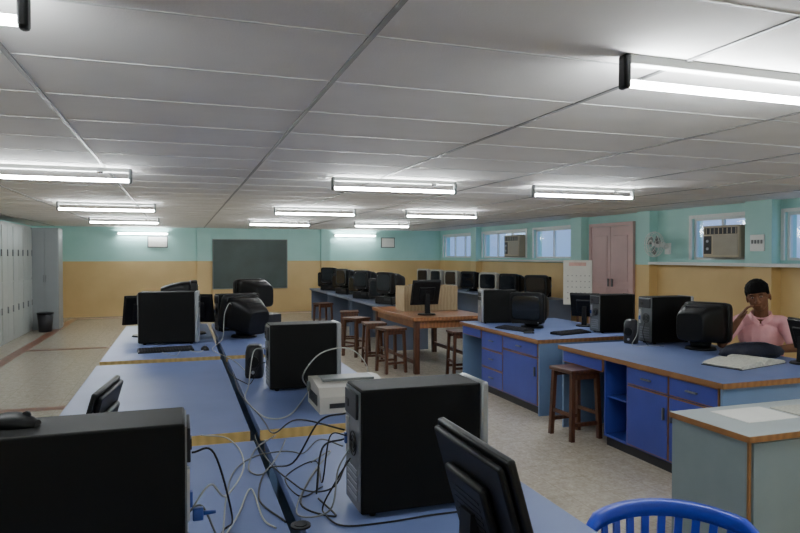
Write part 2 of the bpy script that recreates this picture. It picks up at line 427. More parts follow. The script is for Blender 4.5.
# wooden table in the middle
wt = thing('wooden_table', 'orange brown wooden table standing behind the far blue island desk', 'table', (2.87, 7.9, 0))
MB().box(0, 1.10, 0, 1.9, .70, .75, .006).build('tabletop', M['owood'], wt)
MB().box(.06, 1.04, .06, .08, .6, .70).box(.06, 1.04, 1.82, 1.84, .6, .70).box(.06, .08, .08, 1.82, .6, .70).box(1.02, 1.04, .08, 1.82, .6, .70).build('apron', M['owood'], wt)
for sx in (.04, .99):
    for sy in (.04, 1.79): MB().box(sx, sx+.07, sy, sy+.07, 0, .70, .004).build('leg', M['wood'], wt)
MB().box(.06, .09, .11, 1.79, .12, .17).box(1.01, 1.04, .11, 1.79, .12, .17).build('stretcher', M['wood'], wt)

def bench(x0, x1, y0, y1, label, grp):
    t = thing('bench_table', label, 'table', (x0, y0, 0), 0, grp); w, l = x1-x0, y1-y0
    MB().box(0, w, 0, l, .715, .75, .003).build('tabletop', M['ptop'], t)
    for yy in (.03, l-.05): MB().box(.04, w-.04, yy, yy+.02, 0, .715).build('end_panel', M['ptop'], t)
    MB().box(w/2, w/2+.02, .05, l-.05, .1, .715).build('modesty_panel', M['ptop'], t)
for k, n in enumerate(('nearest', 'middle', 'farthest')):
    bench(3.02, 3.95, 10.0+1.95*k, 11.9+1.95*k, '%s grey blue bench table of the long monitor row behind the wooden table' % n, 'bench tables of the monitor row')
for k, n in enumerate(('nearest', 'second', 'third')):
    bench(6.0, 6.85, 10.2+2.25*k, 12.4+2.25*k, '%s grey blue bench table along the window wall' % n, 'bench tables under the windows')

# ------------------------------------------------------------ stools
def make_stool(h=.60):
    t = thing('wooden_stool', '', 'stool')
    MB().box(-.16, .16, -.16, .16, h-.035, h, .008).build('seat', M['wood'], t)
    for sx in (-1, 1):
        for sy in (-1, 1):
            q = [[(sx*c+dx, sy*c+dy, z) for dx, dy in ((-.018,-.018), (.018,-.018), (.018,.018), (-.018,.018))] for c, z in ((.145, 0), (.125, h-.035))]
            MB().loft(q, False).build('leg', M['wood'], t)
    for sy in (-1, 1):
        MB().box(-.125, .125, sy*.138-.01, sy*.138+.01, .12, .15).build('rung', M['wood'], t)
        MB().box(sy*.134-.01, sy*.134+.01, -.125, .125, .20, .23).build('rung', M['wood'], t)
        MB().box(-.118, .118, sy*.128-.009, sy*.128+.009, h-.085, h-.035).build('rail', M['wood'], t)
    return t
SG = 'wooden stools'
place('stool', make_stool, (3.24, 4.80, 0), 4, 'brown wooden stool in the knee space of the near blue island desk', SG)
place('stool', make_stool, (3.42, 7.60, 0), -6, 'brown wooden stool between the far island desk and the wooden table', SG)
for (x, y, r), n in zip(((2.68, 8.25, 10), (2.65, 8.95, -5), (2.60, 9.75, 28), (2.78, 10.9, -12), (2.74, 12.9, 14)),
        ('first', 'second', 'third', 'fourth', 'last')):
    place('stool', make_stool, (x, y, 0), r, 'brown wooden stool of the line left of the wooden table, %s from the camera' % n, SG)
PX, PY = 4.92, 4.42
place('lowstool', lambda: make_stool(.45), (PX, PY, 0), 35, 'low wooden stool the person in pink sits on', None)

# ------------------------------------------------------------ computers
def make_tower(body='blackm', bezel='silver'):
    t = thing('computer_tower', '', 'computer')
    L, W, H = .225, .09, .40
    MB().box(-L+.012, L-.03, -W, W, .012, H, .006).build('case', M[body], t)
    MB().box(L-.03, L, -W-.002, W+.002, .010, H+.002, .010).build('front_bezel', M[bezel], t)
    for k in range(2):
        MB().box(L, L+.003, -.074, .074, H-.075-.05*k, H-.033-.05*k, .001).build('drive_bay', M['black'], t)
    MB().cyl((L, 0, .20), .013, .004, 'x', 16).build('power_button', M['alu'], t)
    rp = MB().box(-L+.008, -L+.012, -W+.006, W-.006, .02, H-.008).build('rear_panel', M['steel'], t)
    f = MB()
    for rr in (.014, .026, .038):
        f.tube([(-L+.004, -.02+rr*math.cos(a*PI/8), .22+rr*math.sin(a*PI/8)) for a in range(17)], .0022, 5)
    f.build('fan_grille', M['black'], rp)
    MB().box(-L, -L+.008, -.07, .07, H-.095, H-.016, .002).build('power_supply', M['dgrey'], rp)
    MB().box(-L-.003, -L, .02, .055, H-.07, H-.045, .001).build('power_socket', M['black'], rp)
    p = MB(); p.box(-L+.002, -L+.008, .045, .07, .17, .29); p.build('port_block', M['alu'], rp)
    MB().box(-L-.004, -L+.002, .05, .066, .20, .235).build('display_port', M['vga'], rp)
    for k in range(5): MB().box(-L+.005, -L+.008, -.055, .06, .045+.021*k, .057+.021*k).build('slot_cover', M['silver'], rp)
    for sx in (-1, 1):
        for sy in (-1, 1): MB().cyl((sx*.17, sy*.065, 0), .012, .012, 'z', 10).build('foot', M['black'], t)
    return t

def make_crt(shell='black', face='black', tilt=0):
    # screen looks to -Y
    t = thing('crt_monitor', '', 'monitor')
    w, z0, z1 = .20, .055, .40
    T = Matrix.Translation((0, -.03, .06)) @ Matrix.Rotation(math.radians(-tilt), 4, 'X') @ Matrix.Translation((0, .03, -.06))
    def ring(hw, y, a, b, e=4.0, n=28):
        out = []
        for i in range(n):
            th = 2*PI*i/n; c, s = math.cos(th), math.sin(th)
            out.append((hw*math.copysign(abs(c)**(2/e), c), y, (a+b)/2+(b-a)/2*math.copysign(abs(s)**(2/e), s)))
        return out
    MB().loft([ring(w, -.20, z0, z1, 8), ring(w+.004, -.19, z0-.004, z1+.004, 8), ring(w+.004, -.13, z0-.004, z1+.004, 8), ring(w-.006, -.12, z0+.006, z1-.006, 8)]).xf(T).build('bezel', M[face], t)
    MB().loft([ring(w-.008, -.122, z0+.008, z1-.008, 7), ring(w-.020, -.03, z0+.012, z1-.012, 6), ring(w-.055, .08, z0+.02, z1-.035, 5), ring(w-.08, .17, z0+.03, z1-.065, 5), ring(w-.09, .185, z0+.045, z1-.08, 5)]).xf(T).build('rear_shell', M[shell], t)
    MB().loft([ring(w-.028, -.201, z0+.04, z1-.028, 7), ring(w-.04, -.206, z0+.05, z1-.038, 6)]).xf(T).build('screen', M['screen'], t)
    s = MB()
    for k in range(6): s.box(-.09, .09, .06+.016*k, .066+.016*k, z1-.046-.008*k+.010, z1-.036-.008*k+.012)
    s.xf(T).build('vent', M['dgrey'], t)
    MB().cyl((0, -.03, 0), .13, .02, 'z', 28, .12).cyl((0, -.03, .02), .075, .045, 'z', 24, .09).build('stand', M[shell], t)
    MB().cyl((.15, -.206, z0+.02), .007, .006, 'y', 12).xf(T).build('power_button', M['silver'], t)
    return t

def make_lcd(tilt=-16, frame='black'):
    t = thing('flat_monitor', '', 'monitor')
    R = Matrix.Translation((0, 0, .26)) @ Matrix.Rotation(math.radians(tilt), 4, 'X') @ Matrix.Translation((0, 0, -.26))
    MB().box(-.185, .185, -.028, -.008, .105, .415, .006).xf(R).build('bezel', M[frame], t)
    MB().box(-.168, .168, -.0295, -.0275, .13, .398).xf(R).build('screen', M['screen'], t)
    b = MB().box(-.175, .175, -.008, .010, .115, .405, .008).box(-.10, .10, .010, .032, .17, .34, .010)
    for k in range(7): b.box(-.07, .07, .032, .0335, .20+.016*k, .206+.016*k)
    b.xf(R).build('back_cover', M[frame], t)
    MB().loft([[(-.03, .02, .015), (.03, .02, .015), (.03, .05, .015), (-.03, .05, .015)], [(-.028, .012, .25), (.028, .012, .25), (.028, .04, .25), (-.028, .04, .25)]], False).build('neck', M[frame], t)
    MB().cyl((0, .01, 0), .11, .016, 'z', 28, .10).build('base', M[frame], t)
    return t

def make_keyboard(col='black'):
    t = thing('keyboard', '', 'keyboard')
    q = [[(-.225, -.08, 0), (.225, -.08, 0), (.225, .08, 0), (-.225, .08, 0)], [(-.222, -.077, .014), (.222, -.077, .014), (.222, .077, .026), (-.222, .077, .026)]]
    MB().loft(q, False).build('body', M[col], t)
    k = MB()
    for r in range(5):
        for c in range(19):
            x = -.212+.0224*c; y = -.066+.026*r; z = .0145+.0012*(r*2+1)
            k.box(x, x+.018, y, y+.02, z, z+.006)
    k.build('keycaps', M['dgrey'] if col == 'black' else M['cream'], t)
    return t
def make_mouse():
    t = thing('mouse', '', 'mouse')
    rings = []
    for i in range(9):
        u = i/8; y = -.055+.11*u; w = .03*math.sin(PI*(.12+.76*u))**.6; h = .034*math.sin(PI*(.1+.75*u))**.8
        rings.append([(w*math.cos(a*PI/8), y, h*math.sin(a*PI/8)) for a in range(9)])
    MB().loft(rings).build('body', M['black'], t)
    MB().cyl((-.004, -.03, .026), .009, .008, 'x', 12).build('wheel', M['dgrey'], t)
    return t
def make_speaker():
    t = thing('speaker', '', 'speaker')
    q = []
    for z, k in ((0, .92), (.02, 1.0), (.17, .95), (.21, .80), (.22, .6)):
        q.append([(.06*k*math.copysign(abs(math.cos(a*PI/12))**.6, math.cos(a*PI/12)), .065*k*math.copysign(abs(math.sin(a*PI/12))**.6, math.sin(a*PI/12)), z) for a in range(24)])
    MB().loft(q).build('body', M['dgrey'], t)
    MB().cyl((0, -.068, .11), .038, .01, 'y', 20).build('cone', M['black'], t)
    MB().cyl((0, -.066, .04), .012, .01, 'y', 14).build('knob', M['silver'], t)
    return t
tw = lambda: make_tower()
twb = lambda: make_tower('blackm', 'black')
TG = 'computer towers on the desks'; CG = 'black box monitors'
# foreground
place('tw', tw, (.740, 2.01, DK), 0, 'black foreground computer tower, silver front edge, tangled cables at its rear')
place('twb', twb, (-.215, 1.70, DK), 180, 'large black computer tower cut off by the left edge in the foreground', None, 1.05)
place('tw', tw, (.72, 3.99, DK), 0, 'black computer tower with silver front edge behind the pale printer')
place('tw', tw, (4.32, 4.94, DK), 0, 'black computer tower on the near island desk beside the box monitor', TG, 1.08)
place('twb', twb, (4.37, 5.80, DK), 0, 'black computer tower on the near end of the far island desk', TG)
place('tw', tw, (3.64, 7.02, DK), 168, 'black computer tower at the far end of the far island desk', TG)
place('mouse', make_mouse, (-.37, 1.71, DK+.421), 75, 'black mouse lying on top of the foreground left tower')
place('lcd', make_lcd, (.64, 1.31, DK), 90, 'black flat monitor seen from behind at the bottom, right of the foreground tower')
place('lcd', make_lcd, (-.26, 2.40, DK), -97, 'black flat monitor seen edge-on behind the foreground left tower', None, .92)
# double row far end
place('tw', tw, (-.10, 6.38, DK), -5, 'wide boxy black computer tower at the left end of the farthest left table', TG, 1.2)
place('crtt', lambda: make_crt(tilt=14), (.62, 6.62, DK), 212, 'black box monitor tilted back beside a white cable on the far right table', None, 1.0)
place('speaker', make_speaker, (.47, 4.42, DK), -15, 'small dark grey speaker left of the middle tower')
def make_desktop():
    t = thing('desktop_case', '', 'computer')
    MB().box(-.21, .21, -.19, .20, .01, .13, .006).build('case', M['dgrey'], t)
    MB().box(-.21, .21, -.205, -.19, .008, .132, .004).build('front_bezel', M['black'], t)
    MB().box(.03, .18, -.208, -.205, .07, .11).build('drive_bay', M['dgrey'], t)
    for sx in (-1, 1):
        for sy in (-1, 1): MB().cyl((sx*.17, sy*.15, 0), .012, .01, 'z', 10).build('foot', M['black'], t)
    return t
place('desk', make_desktop, (-.02, 7.62, DK), 90, 'dark flat computer case under a box monitor, left one on the far table')
place('crt', make_crt, (-.02, 7.62, DK+.132), 90, 'black box monitor raised on a flat computer case on the far left table', CG)
place('lcd', make_lcd, (.15, 7.05, DK), 160, 'black flat monitor between the boxy tower and the raised monitor on the far table')
place('lcd', make_lcd, (-.36, 7.02, DK), 200, 'black flat monitor at the outer edge behind the boxy tower on the far left table')
place('twb', twb, (.58, 7.22, DK), 10, 'black computer tower behind the tilted box monitor on the far right table', TG)
place('desk', make_desktop, (.85, 7.72, DK), 205, 'dark flat computer case under a box monitor, right one on the far table')
place('crt', make_crt, (.85, 7.72, DK+.132), 205, 'black box monitor raised at the far end of the far right table', CG)
place('kb', make_keyboard, (-.12, 5.85, DK), 6, 'black keyboard on the near end of the farthest left table')
place('mouse', make_mouse, (.20, 5.82, DK), 20, 'black mouse right of the keyboard on the farthest left table')
# islands
place('crt', make_crt, (4.27, 4.47, DK), 112, 'black box monitor, its back to the aisle, before the person in pink', CG)
place('crt', make_crt, (3.80, 6.46, DK), -55, 'black box monitor with reflective screen turned to the aisle on the far island desk', CG)
place('lcd', make_lcd, (4.42, 6.36, DK), 130, 'black flat monitor seen from behind on the far side of the far island desk', None, .92)
place('lcd', make_lcd, (4.45, 3.62, DK), 75, 'black flat monitor cut by the right edge on the near island desk', None, .82)
place('kb', make_keyboard, (3.47, 6.30, DK), -75, 'black keyboard before the reflective box monitor on the far island desk')
place('kb', make_keyboard, (3.86, 5.80, DK), 15, 'black keyboard pushed across the near end of the far island desk')
place('mouse', make_mouse, (3.45, 5.95, DK), 80, 'black mouse near the edge of the far island desk')
place('speaker', make_speaker, (3.98, 5.00, DK), -60, 'small dark grey speaker left of the near island tower')
# wooden table
place('lcd', make_lcd, (3.20, 8.28, DK), 184, 'black flat monitor seen from behind on the orange brown wooden table', None, 1.15)
pb = thing('plywood_box', 'pale open plywood box standing behind the monitor on the wooden table', 'box', (3.50, 9.05, DK))
MB().box(-.42, .42, -.2, -.18, 0, .36).box(-.42, .42, .18, .2, 0, .36).box(-.42, -.40, -.18, .18, 0, .36).box(.40, .42, -.18, .18, 0, .36).build('sides', M['ply'], pb)
MB().box(-.40, .40, -.18, .18, 0, .015).build('bottom', M['ply'], pb)
# monitor row
ORD = ('nearest', 'second', 'third', 'fourth', 'fifth', 'sixth', 'seventh', 'eighth')
for k in range(8):
    y = 10.25+.74*k; r = -62+random.uniform(-12, 12)
    if k % 2 == 0:
        place('desk', make_desktop, (3.36, y, DK), r, 'flat dark computer case under a monitor of the long row, %s from the camera' % ORD[k//2], 'computer cases of the long row')
    place('crt', make_crt, (3.36 if k % 2 == 0 else 3.44, y, DK+(.132 if k % 2 == 0 else 0)), r, 'black box monitor on the long row behind the wooden table, %s from the camera' % ORD[k], 'monitors of the long row')
for k in range(7):
    y = 10.55+.95*k; cream = k in (2, 4, 5, 6)
    place('crtc' if cream else 'crt', (lambda: make_crt('creamd', 'cream')) if cream else make_crt, (6.35, y, DK), -60+random.uniform(-18, 14),
          '%s box monitor on the bench under the windows, %s from the camera' % ('cream' if cream else 'black', ORD[k]), 'monitors under the windows', 1.12)
for k in range(3):
    place('tw', tw, (6.62, 11.03+1.9*k, DK), 160+9*k, 'black computer tower between monitors on the bench under the windows, %s from the camera' % ORD[k], 'towers under the windows')

# poster board beside the door
ps = thing('poster_board', 'white printed poster board with a faded pink header, left of the pink door', 'poster', (6.56, 9.66, 0), 40)
MB().box(-.012, .012, -.25, .25, .70, 1.48, .002).build('board', M['paper'], ps)
MB().box(-.0135, -.012, -.15, .15, 1.38, 1.44).build('header', M['pinkh'], ps)
b = MB()
for r in range(5):
    for c in range(6): b.box(-.0135, -.012, -.22+.075*c, -.195+.075*c, .80+.10*r, .82+.10*r)
b.build('print', M['greyp'], ps)
MB().box(.012, .04, -.02, .02, 0, 1.4).box(.012, .30, -.02, .02, 0, .03).box(-.25, .04, -.2, -.17, 0, .03).box(-.25, .04, .17, .2, 0, .03).box(.012,.04,-.2,.2,0,.03).build('stand', M['wood'], ps)

# ------------------------------------------------------------ pale printer
pr = thing('printer', 'pale grey desktop printer between the two black towers of the double row', 'printer', (.86, 3.42, DK))
pr.scale = (.84, .95, .95)
rings = []
for (y, z) in ((-.17, .0), (-.17, .09), (-.13, .135), (.05, .16), (.17, .15), (.17, 0)): rings.append((y, z))
MB().loft([[(-.22, y, z) for y, z in rings], [(.22, y, z) for y, z in rings]], False).build('body', M['cream'], pr)
MB().box(-.17, .17, -.04, .10, .150, .164, .003).build('lid', M['cgrey'], pr)
MB().box(-.16, .16, -.176, -.169, .03, .055).build('paper_slot', M['dgrey'], pr)
b = MB()
for k in range(8): b.box(-.223, -.219, -.10+.03*k, -.085+.03*k, .03, .09)
b.build('side_vent', M['dgrey'], pr)
MB().cyl((.235-.47, .12, .10), .03, .015, 'x', 18).build('knob', M['cgrey'], pr)

# ------------------------------------------------------------ cables
def spline(pts, n=8):
    P = [Vector(p) for p in pts]; P = [P[0]*2-P[1]] + P + [P[-1]*2-P[-2]]; out = []
    for i in range(1, len(P)-2):
        for k in range(n):
            t = k/n; a, b_, c, d = P[i-1], P[i], P[i+1], P[i+2]
            out.append(.5*((2*b_)+(c-a)*t+(2*a-5*b_+4*c-d)*t*t+(3*b_-a-3*c+d)*t**3))
    out.append(P[-2]); return out
def cable(pts, r, m, label):
    r *= .72
    p = spline(pts)
    zf = DK+r
    p = [Vector((v.x, v.y, max(v.z, zf) if v.x > -.57 and v.x < 1.24 else v.z)) for v in p]
    return tag(MB().tube(p, r, 7).build('cable', M[m], None), label, 'cable', 'computer cables')
rx = .513
def A(px, py, z=DK+.0035): return at(px, py, z)
cable([(rx, 2.08, .96), (rx-.07, 2.10, .93), (rx-.10, 2.05, .80), A(318, 470), A(300, 505), A(335, 518), A(318, 500)], .0045, 'cblack', 'black cable looping from the rear of the foreground tower down to a coil')
cable([(rx, 2.06, 1.05), (rx-.08, 2.10, 1.02), (rx-.15, 2.2, .86), A(268, 470), A(258, 500), A(285, 524)], .0045, 'cblack', 'black cable bowing left from the top of the foreground tower')
cable([(rx, 2.00, .92), (rx-.05, 1.98, .86), A(322, 512), A(340, 527), A(380, 525), A(430, 517), A(470, 512)], .004, 'cblack', 'black cable running under the foreground tower toward the flat monitor')
cable([(rx, 2.08, .99), (rx-.12, 2.3, .98), (rx-.15, 2.7, .83), A(262, 420), A(240, 395), A(232, 372)], .0045, 'cblack', 'black cable curving back across the middle right table')
cable([(rx, 2.04, .90), (rx-.06, 2.0, .83), A(300, 490), A(270, 465), A(255, 440), (.33, 3.0, .757)], .004, 'cblack', 'black cable sagging from the tower ports toward the table gap')
cable([(rx, 2.02, .94), (rx-.05, 1.96, .90), (rx-.09, 1.90, .80), A(296, 515), A(310, 478), A(330, 452), (rx-.03, 2.5, .757)], .004, 'cgrey', 'grey cable making a tight bend below the tower ports')
cable([(rx, 2.05, .98), (rx-.04, 2.12, .96), (rx-.05, 2.2, .78), A(315, 462), A(285, 478), A(300, 498), A(322, 488)], .0035, 'cblack', 'thin black cable twisting beside the tower foot')
cable([(.005, 1.73, .90), (.05, 1.74, .92), (.10, 1.8, .80), A(225, 500), A(235, 470), A(262, 455), A(300, 455), (rx-.06, 2.2, .93), (rx, 2.1, .93)], .004, 'cgrey', 'grey cable linking the two foreground towers')
cable([(.025, 1.68, .94), (.07, 1.69, .99), (.12, 1.85, .9), A(243, 465), A(228, 440), A(200, 436)], .004, 'cwhite', 'white cable arching from the foreground left tower')
cable([(.025, 1.66, .86), (.08, 1.67, .84), A(238, 515), A(250, 490), A(262, 520), A(275, 530)], .004, 'cwhite', 'white cable beside the blue plug of the left tower')
cable([(.025, 1.71, 1.07), (.08, 1.72, 1.06), (.13, 1.8, .86), A(225, 530), A(215, 545)], .004, 'cblack', 'black cable dropping behind the foreground left tower')
cable([(.49, 4.0, 1.0), (.42, 4.0, .98), (.38, 3.9, .80), A(245, 400), A(265, 418), A(290, 415), A(308, 392), (.64, 3.55, .90), (.74, 3.55, 1.02), (.92, 3.62, 1.03), (1.04, 3.68, .92), (1.08, 3.75, .757)], .005, 'cwhite', 'thick white cable looping over the pale printer')
cable([(.49, 3.97, .92), (.44, 3.95, .90), A(248, 385), A(228, 372), A(222, 350), A(215, 340)], .004, 'cblack', 'black cable running back along the table gap')
cable([(.50, 6.55, .98), (.46, 6.5, 1.10), (.40, 6.4, 1.0), (.37, 6.2, .80), A(212, 350), A(232, 360), A(246, 372)], .005, 'cwhite', 'white cable draped before the tilted monitor on the far right table')
cable([A(205, 345), A(200, 352), A(182, 350), A(175, 356), A(160, 352)], .004, 'cwhite', 'thin white cable on the near end of the far left table')
cable([A(285, 440), A(278, 455), A(262, 475), A(248, 470), A(255, 450), A(275, 436)], .0045, 'cgrey', 'grey cable coil at the edge of the nearest right table')
cable([(4.07, 4.97, 1.08), (4.02, 4.95, 1.0), (3.95, 4.88, .85), (3.85, 4.82, .757), (3.95, 4.75, .757), (4.1, 4.7, .757)], .005, 'cwhite', 'white cable at the rear of the near island tower')
cable([(4.07, 4.92, .95), (4.03, 4.9, .85), (4.0, 4.8, .757), (4.04, 4.74, .757), (4.08, 4.68, .757)], .004, 'cblack', 'black cable between the near island tower and its box monitor')
bl = thing('plug', 'blue display plug at the rear of the foreground left tower', 'plug', (.026, 1.69, .92))
MB().box(0, .026, -.008, .008, -.016, .016, .003).build('shell', M['vga'], bl)
MB().cyl((.026, 0, 0), .006, .03, 'x', 10, .004).build('strain_relief', M['vga'], bl)
cg = thing('cable_grommet', 'round dark cable grommet lid on the nearest right table, left of the tower', 'grommet', (*A(300, 527)[:2], DK))
MB().cyl((0, 0, 0), .03, .006, 'z', 24).build('ring', M['dgrey'], cg)
MB().cyl((0, 0, .006), .02, .002, 'z', 20).build('cap', M['black'], cg)

# ------------------------------------------------------------ wall mounted things on the right
def ac(y, w, z, h, lab):
    t = thing('air_conditioner', lab, 'air conditioner', (X1, y, z)); t.scale = (.75, 1, h/.5)
    MB().box(-.20, .18, 0, w, 0, .50, .008).build('casing', M['creamd'], t)
    MB().box(-.215, -.20, .01, w-.01, .01, .49, .006).build('front_panel', M['beige'], t)
    b = MB().box(-.217, -.215, .02, w*.70, .045, .355)
    for k in range(9): b.box(-.222, -.217, .03, w*.68, .06+.032*k, .078+.032*k)
    b.build('intake_grille', M['creamd'], t)
    MB().box(-.217, -.215, .035, w-.04, .365, .465).build('outlet_opening', M['dgrey'], t)
    for k in range(8): MB().box(-.222, -.217, .05+.085*w*k*1.35, .062+.085*w*k*1.35, .37, .46).build('outlet_vane', M['beige'], t)
    MB().box(-.220, -.215, w*.74, w*.95, .06, .34).build('control_panel', M['dgrey'], t)
    for k in range(2): MB().cyl((-.232, w*.845, .14+.12*k), .022, .012, 'x', 14).build('dial', M['silver'], t)
ac(6.87, .66, 1.53, .46, 'beige window air conditioner in the nearer window, right of the wall fan')
ac(12.93, .72, 1.53, .50, 'beige window air conditioner in the far window, left of the pink door')
fn = thing('wall_fan', 'white wall mounted fan right of the pink door', 'fan', (X1, 8.40, 1.74))
MB().box(-.03, 0, -.06, .06, -.16, .02, .005).build('bracket', M['white'], fn)
MB().tube([(-.02, 0, -.05), (-.10, 0, -.06), (-.12, 0, 0)], .014).build('arm', M['white'], fn)
FR = Matrix.Rotation(math.radians(-5), 4, 'Z')
MB().cyl((-.22, 0, 0), .05, .14, 'x', 20, .04).xf(FR).build('motor', M['white'], fn)
b = MB()
for rr, xx in ((.20, -.27), (.19, -.23), (.19, -.31), (.12, -.325), (.06, -.33)):
    b.tube([(xx, rr*math.cos(a*PI/16), rr*math.sin(a*PI/16)) for a in range(33)], .005, 5)
for k in range(20):
    a = 2*PI*k/20; c, s = math.cos(a), math.sin(a)
    b.tube([(-.33, .03*c, .03*s), (-.325, .12*c, .12*s), (-.31, .19*c, .19*s), (-.27, .20*c, .20*s), (-.23, .19*c, .19*s), (-.21, .05*c, .05*s)], .0024, 4)
b.xf(FR).build('cage', M['white'], fn)
for k in range(3):
    b = MB(); a0 = 2*PI*k/3
    pr_ = [[(-.27+.02*(u-.5), rr*math.cos(a0+u*w_), rr*math.sin(a0+u*w_)) for u in (0, .25, .5, .75, 1)] for rr, w_ in ((.03, .5), (.09, 1.05), (.14, 1.1), (.165, .7))]
    b.loft(pr_, True, False, False).xf(FR).build('blade', M['cgrey'], fn)
MB().cyl((-.29, 0, 0), .03, .03, 'x', 18).xf(FR).build('hub', M['white'], fn)
sb = thing('switch_board', 'small white switch board on the mint pillar beside the air conditioner', 'switch board', (X1-.16, 6.57, 1.62))
MB().box(-.02, 0, -.11, .11, 0, .22, .004).build('plate', M['white'], sb)
for k in range(4): MB().box(-.027, -.02, -.09+.048*k, -.06+.048*k, .10, .15, .002).build('switch', M['cgrey'], sb)

# ------------------------------------------------------------ blue plastic chair
ch = thing('plastic_chair', 'royal blue plastic chair with slatted back at the bottom edge', 'chair', (1.36, 1.465, 0), -25)
AM = 1.05
def arc(t, top):   # t in -1..1 along the back
    a = t*AM
    return Vector((.272*math.sin(a)/math.sin(AM), .24-.16*(1-math.cos(a))/(1-math.cos(AM))*.9, top - .04*t*t - .05*max(0, abs(t)-.75)*4*abs(t)))
rings = []
for i in range(25):
    t = -1+2*i/24; p = arc(t, .785)
    n = Vector((math.sin(t*AM), math.cos(t*AM), 0))
    rings.append([p+n*.010+Vector((0,0,-.05)), p+n*.014+Vector((0,0,-.008)), p+n*.010, p-n*.012, p-n*.018+Vector((0,0,-.008)), p-n*.010+Vector((0,0,-.05))])
MB().loft(rings).build('top_rail', M['plasticblue'], ch)
for k in range(9):
    t = -.64+1.28*k/8; p = arc(t, .785); n = Vector((math.sin(t*AM), math.cos(t*AM), 0)); s = Vector((n.y, -n.x, 0))
    rr = []
    for z, wd, off in ((p.z-.045, .012, 0), (.62, .012, .012), (.50, .012, .01), (.40, .014, -.02)):
        c = Vector((p.x*(.75+.25*(z-.4)/.35), p.y, z)) + n*off
        rr.append([c-s*wd-n*.004, c+s*wd-n*.004, c+s*wd+n*.004, c-s*wd+n*.004])
    MB().loft(rr, False).build('slat', M['plasticblue'], ch)
b = MB(); rr = []
for (y, hw, z) in ((-.25, .19, .40), (-.23, .215, .425), (-.1, .225, .42), (.1, .215, .405), (.21, .19, .41)):
    rr.append([(-hw, y, z-.02), (-hw*.5, y, z-.028), (hw*.5, y, z-.028), (hw, y, z-.02), (hw, y, z), (hw*.5, y, z-.012), (-hw*.5, y, z-.012), (-hw, y, z)])
b.loft(rr).build('seat', M['plasticblue'], ch)
for s in (-1, 1):
    e = arc(s, .785)
    MB().tube(spline([(e.x, e.y+.005, e.z-.03), (s*.274, .04, .635), (s*.278, -.08, .615), (s*.27, -.20, .60), (s*.25, -.24, .50), (s*.22, -.23, .41)], 5), .018, 8).build('armrest', M['plasticblue'], ch)
    for yy, yt in ((-.25, -.21), (.27, .19)):
        q = [[(s*xx+dx, y2+dy, z) for dx, dy in ((-.022,-.022), (.022,-.022), (.022,.022), (-.022,.022))] for xx, y2, z in ((.25, yy, 0), (.20, yt, .40))]
        MB().loft(q, False).build('leg', M['plasticblue'], ch)

# ------------------------------------------------------------ person
pe = thing('person', 'person in a light pink shirt at the near island desk, hand at chin, looking down', 'person', (PX, PY, 0), -50)
def remesh(o, v, it=4):
    m = o.modifiers.new('r', 'REMESH'); m.mode = 'VOXEL'; m.voxel_size = v; m.use_smooth_shade = True
    if it:
        s = o.modifiers.new('s', 'SMOOTH'); s.iterations = it; s.factor = .5
HP = Vector((0, -.15, 1.100))
HR = Matrix.Rotation(math.radians(-10), 3, 'Y') @ Matrix.Rotation(math.radians(-4), 3, 'Z') @ Matrix.Rotation(math.radians(8), 3, 'X')
def Hh(p): return (HR @ (Vector(p)-Vector((0, -.15, 1.11))))*1.10 + HP
def hs(*r): return tuple(q*1.10 for q in r)
b = MB()
b.ell((0, .02, .565), (.165, .13, .115)).ell((0, 0, .70), (.145, .105, .17)).ell((0, -.05, .87), (.165, .115, .17))
b.cap((-.15, -.09, .985), (.15, -.09, .985), .05, .05)
b.cap((0, -.10, 1.0), (0, -.145, 1.14), .060, .058)
b.ell(Hh((0, -.155, 1.24)), hs(.079, .098, .100), HR).ell(Hh((0, -.190, 1.185)), hs(.067, .072, .076), HR).ell(Hh((0, -.222, 1.138)), hs(.040, .034, .030), HR)
b.cap(Hh((0, -.250, 1.222)), Hh((0, -.272, 1.187)), .009, .0150).ell(Hh((0, -.262, 1.184)), hs(.024, .012, .009), HR)
b.ell(Hh((0, -.257, 1.157)), hs(.025, .010, .006), HR).ell(Hh((0, -.255, 1.147)), hs(.021, .010, .006), HR)
for s in (-1, 1):
    b.ell(Hh((s*.080, -.150, 1.200)), hs(.010, .020, .032), HR)
    b.ell(Hh((s*.032, -.242, 1.242)), hs(.024, .010, .008), HR).ell(Hh((s*.038, -.220, 1.192)), hs(.026, .024, .030), HR)
    b.cap((s*.09, 0, .54), (s*.13, -.40, .52), .085, .062).cap((s*.13, -.40, .52), (s*.13, -.36, .10), .058, .04)
    b.cap((s*.13, -.36, .07), (s*.14, -.53, .04), .04, .032)
def fingers(base, d, side, up, curl, ln=1.0):
    d = Vector(d).normalized(); side = Vector(side).normalized(); up = Vector(up).normalized()
    for k, L in enumerate((.068, .076, .070, .055)):
        p = Vector(base)+side*(-.033+.022*k)+d*.035; ang = 0
        for seg_, rr in ((.45, .0095), (.32, .0085), (.25, .0075)):
            ang += curl; dd = d*math.cos(ang)+up*math.sin(ang); q = p+dd*L*seg_*ln
            b.cap(p, q, rr, rr-.001); p = q
    p = Vector(base)-side*.034-d*.02
    q = p-side*.022+d*.025+up*.008; b.cap(p, q, .011, .0095); b.cap(q, q+d*.028+up*.008, .0095, .008)
